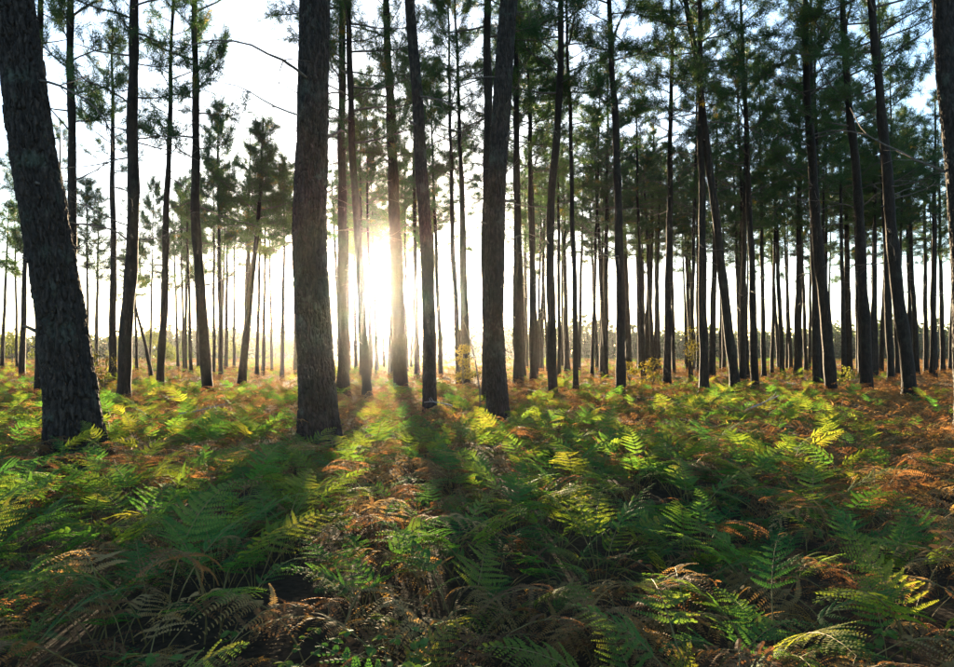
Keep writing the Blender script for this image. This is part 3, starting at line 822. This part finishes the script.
def bracken_mass():
    n = len(mass)
    co = np.array([(x, y, float(gz(x, y))) for x, y in mass], dtype=np.float32)
    me = bpy.data.meshes.new('bracken'); me.vertices.add(n); me.vertices.foreach_set('co', co.ravel())
    rot = np.zeros((n, 3), dtype=np.float32); rot[:, 2] = rng.uniform(0, 6.28, n); rot[:, 0] = rng.uniform(-0.1, 0.1, n)
    sc = (rng.uniform(0.8, 1.2, n) * np.where(co[:, 1] > 85, 2.0, np.where(co[:, 1] > 30, 1.15, 1.0))).astype(np.float32)
    ix = np.array([random.choice(var_of[kind_at(x, y)]) for x, y in mass], dtype=np.int32)
    me.attributes.new('rot', 'FLOAT_VECTOR', 'POINT').data.foreach_set('vector', rot.ravel())
    me.attributes.new('size', 'FLOAT', 'POINT').data.foreach_set('value', sc)
    me.attributes.new('pick', 'INT', 'POINT').data.foreach_set('value', ix)
    me.update()
    o = link('bracken', me)
    tag(o, 'bed of green and rust bracken running back under the pines', 'bracken', kind='stuff')
    ng = bpy.data.node_groups.new('bracken_scatter', 'GeometryNodeTree')
    ng.interface.new_socket('Geometry', in_out='INPUT', socket_type='NodeSocketGeometry')
    ng.interface.new_socket('Geometry', in_out='OUTPUT', socket_type='NodeSocketGeometry')
    N, L = ng.nodes, ng.links
    gi, go = N.new('NodeGroupInput'), N.new('NodeGroupOutput')
    ci = N.new('GeometryNodeCollectionInfo'); ci.inputs['Collection'].default_value = VAR
    ci.inputs['Separate Children'].default_value = True; ci.inputs['Reset Children'].default_value = True
    ip = N.new('GeometryNodeInstanceOnPoints'); ip.inputs['Pick Instance'].default_value = True
    L.new(gi.outputs[0], ip.inputs['Points']); L.new(ci.outputs[0], ip.inputs['Instance'])
    for nm, ty, sock in (('rot', 'FLOAT_VECTOR', 'Rotation'), ('size', 'FLOAT', 'Scale'), ('pick', 'INT', 'Instance Index')):
        a = N.new('GeometryNodeInputNamedAttribute'); a.data_type = ty; a.inputs['Name'].default_value = nm
        L.new(a.outputs['Attribute'], ip.inputs[sock])
    L.new(ip.outputs[0], go.inputs[0])
    md = o.modifiers.new('scatter', 'NODES'); md.node_group = ng
bracken_mass()

# ------------------------------------------------------------------ fallen sticks and brambles
def stick(px, py, l, az, label, seed, pitch=0.08, r=0.014):
    random.seed(seed)
    Y = 0.85 * F / (py - HY); X = (px - CX) / F * Y
    root = link('fallen_stick', None, loc=(X, Y, float(gz(X, Y)))); tag(root, label, 'stick')
    mb = MB(); d = Vector((math.cos(az), math.sin(az), pitch)).normalized(); p = Vector((0, 0, 0.50)) - d * l * 0.5; pts = [p]
    for _ in range(8):
        d = (d + rand_dir() * 0.09).normalized(); pts.append(pts[-1] + d * l / 8)
    mb.tube(pts, [r * (1 - 0.07 * i) for i in range(9)], 6)
    link('stick_stem', mb.mesh('stick_stem', [M['deadwood']], True), root)
    for k in (3, 5, 6):
        e = (pts[k + 1] - pts[k]).normalized() + rand_dir() * 0.8
        m2 = MB(); m2.tube([pts[k], pts[k] + e * l * 0.08, pts[k] + e * l * 0.15 + Vector((0, 0, 0.02))], [r * 0.5, r * 0.4, r * 0.2], 4)
        link('side_twig', m2.mesh('side_twig', [M['deadwood']], True), root)
stick(760, 397, 1.1, 0.55, 'pale fallen stick poking out of the sunny bracken', 1, 0.35, 0.02)
stick(200, 409, 1.0, -0.5, 'thin fallen stick caught on ferns past the thickest pine', 2, 0.2)
stick(437, 402, 0.7, 2.6, 'short fallen stick at the smooth leaning pine', 3, 0.3)

def leaflet(ln):
    mb = MB(); n = 5; prof = [0.0, 0.30, 0.40, 0.27, 0.0]
    for i in range(n - 1):
        x0, x1 = ln * i / (n - 1), ln * (i + 1) / (n - 1); z0, z1 = -0.12 * x0 * x0 / ln, -0.12 * x1 * x1 / ln
        for g in (-1, 1):
            mb.face([(x0, 0, z0), (x1, 0, z1), (x1, g * prof[i + 1] * ln, z1 + 0.08 * ln), (x0, g * prof[i] * ln, z0 + 0.08 * ln * (i > 0))])
    return mb.mesh('leaflet', [M['bramble_leaf']], True)
LEAFLET = [leaflet(l) for l in (0.028, 0.036, 0.045)]
def bramble(px, py, h, label, seed):
    random.seed(seed)
    Y = (EYE - h * 0.8) * F / (py - HY); X = (px - CX) / F * Y
    root = link('bramble', None, loc=(X, Y, float(gz(X, Y)))); tag(root, label, 'bramble')
    for c in range(3):
        a = random.uniform(0, 6.28); d = Vector((math.cos(a) * 0.35, math.sin(a) * 0.35, 1)).normalized(); pts = [Vector((0, 0, -0.02))]
        for i in range(8):
            d = (d + Vector((math.cos(a) * 0.14, math.sin(a) * 0.14, -0.05)) + rand_dir() * 0.08).normalized(); pts.append(pts[-1] + d * h / 7)
        mb = MB(); mb.tube(pts, [0.004 * (1 - 0.09 * i) for i in range(9)], 5)
        st = link('cane', mb.mesh('cane', [M['stipe']], True), root)
        for i in range(3, 9):
            for g in (-1, 0, 1):
                link('leaf', random.choice(LEAFLET), st, loc=pts[i], rot=(random.uniform(-0.4, 0.4), random.uniform(-0.3, 0.4), a + g * 1.3 + i * 1.9 + random.uniform(-0.3, 0.3)), scale=random.uniform(0.8, 1.2))
for i, (px, py, h, lab) in enumerate([(292, 600, 0.62, 'tall bramble shoot with rounded leaves at the dark fern gap'), (240, 640, 0.5, 'low leafy bramble among green fern tips'), (330, 650, 0.48, 'low bramble with pale glossy leaves beside rust fern'),
                                      (385, 655, 0.5, 'bramble sprig half under arching fern fronds'), (870, 600, 0.5, 'small bramble tangled in rust bracken')]):
    bramble(px, py, h, lab, 70 + i)

# ------------------------------------------------------------------ haze
def haze():
    m, nt, out = new_mat('haze')
    v = nt.nodes.new('ShaderNodeVolumePrincipled')
    v.inputs['Color'].default_value = (0.95, 0.95, 0.97, 1)
    v.inputs['Density'].default_value = HAZE_DENSITY
    v.inputs['Anisotropy'].default_value = HAZE_G
    nt.links.new(v.outputs[0], out.inputs['Volume'])
    a, b, zb, zt = 950, 950, -1.6, 26.0
    V = [(-a, -b, zb), (a, -b, zb), (a, b, zb), (-a, b, zb), (-a, -b, zt), (a, -b, zt), (a, b, zt), (-a, b, zt)]
    Fc = [(0, 3, 2, 1), (4, 5, 6, 7), (0, 1, 5, 4), (1, 2, 6, 5), (2, 3, 7, 6), (3, 0, 4, 7)]
    o = link('haze', mesh_from('haze', V, Fc, [m]))
    tag(o, 'thin golden morning haze between the pines', 'haze', kind='stuff')
haze()
print('trees', len(TREES), 'single ferns', len(singles), 'mass', len(mass))
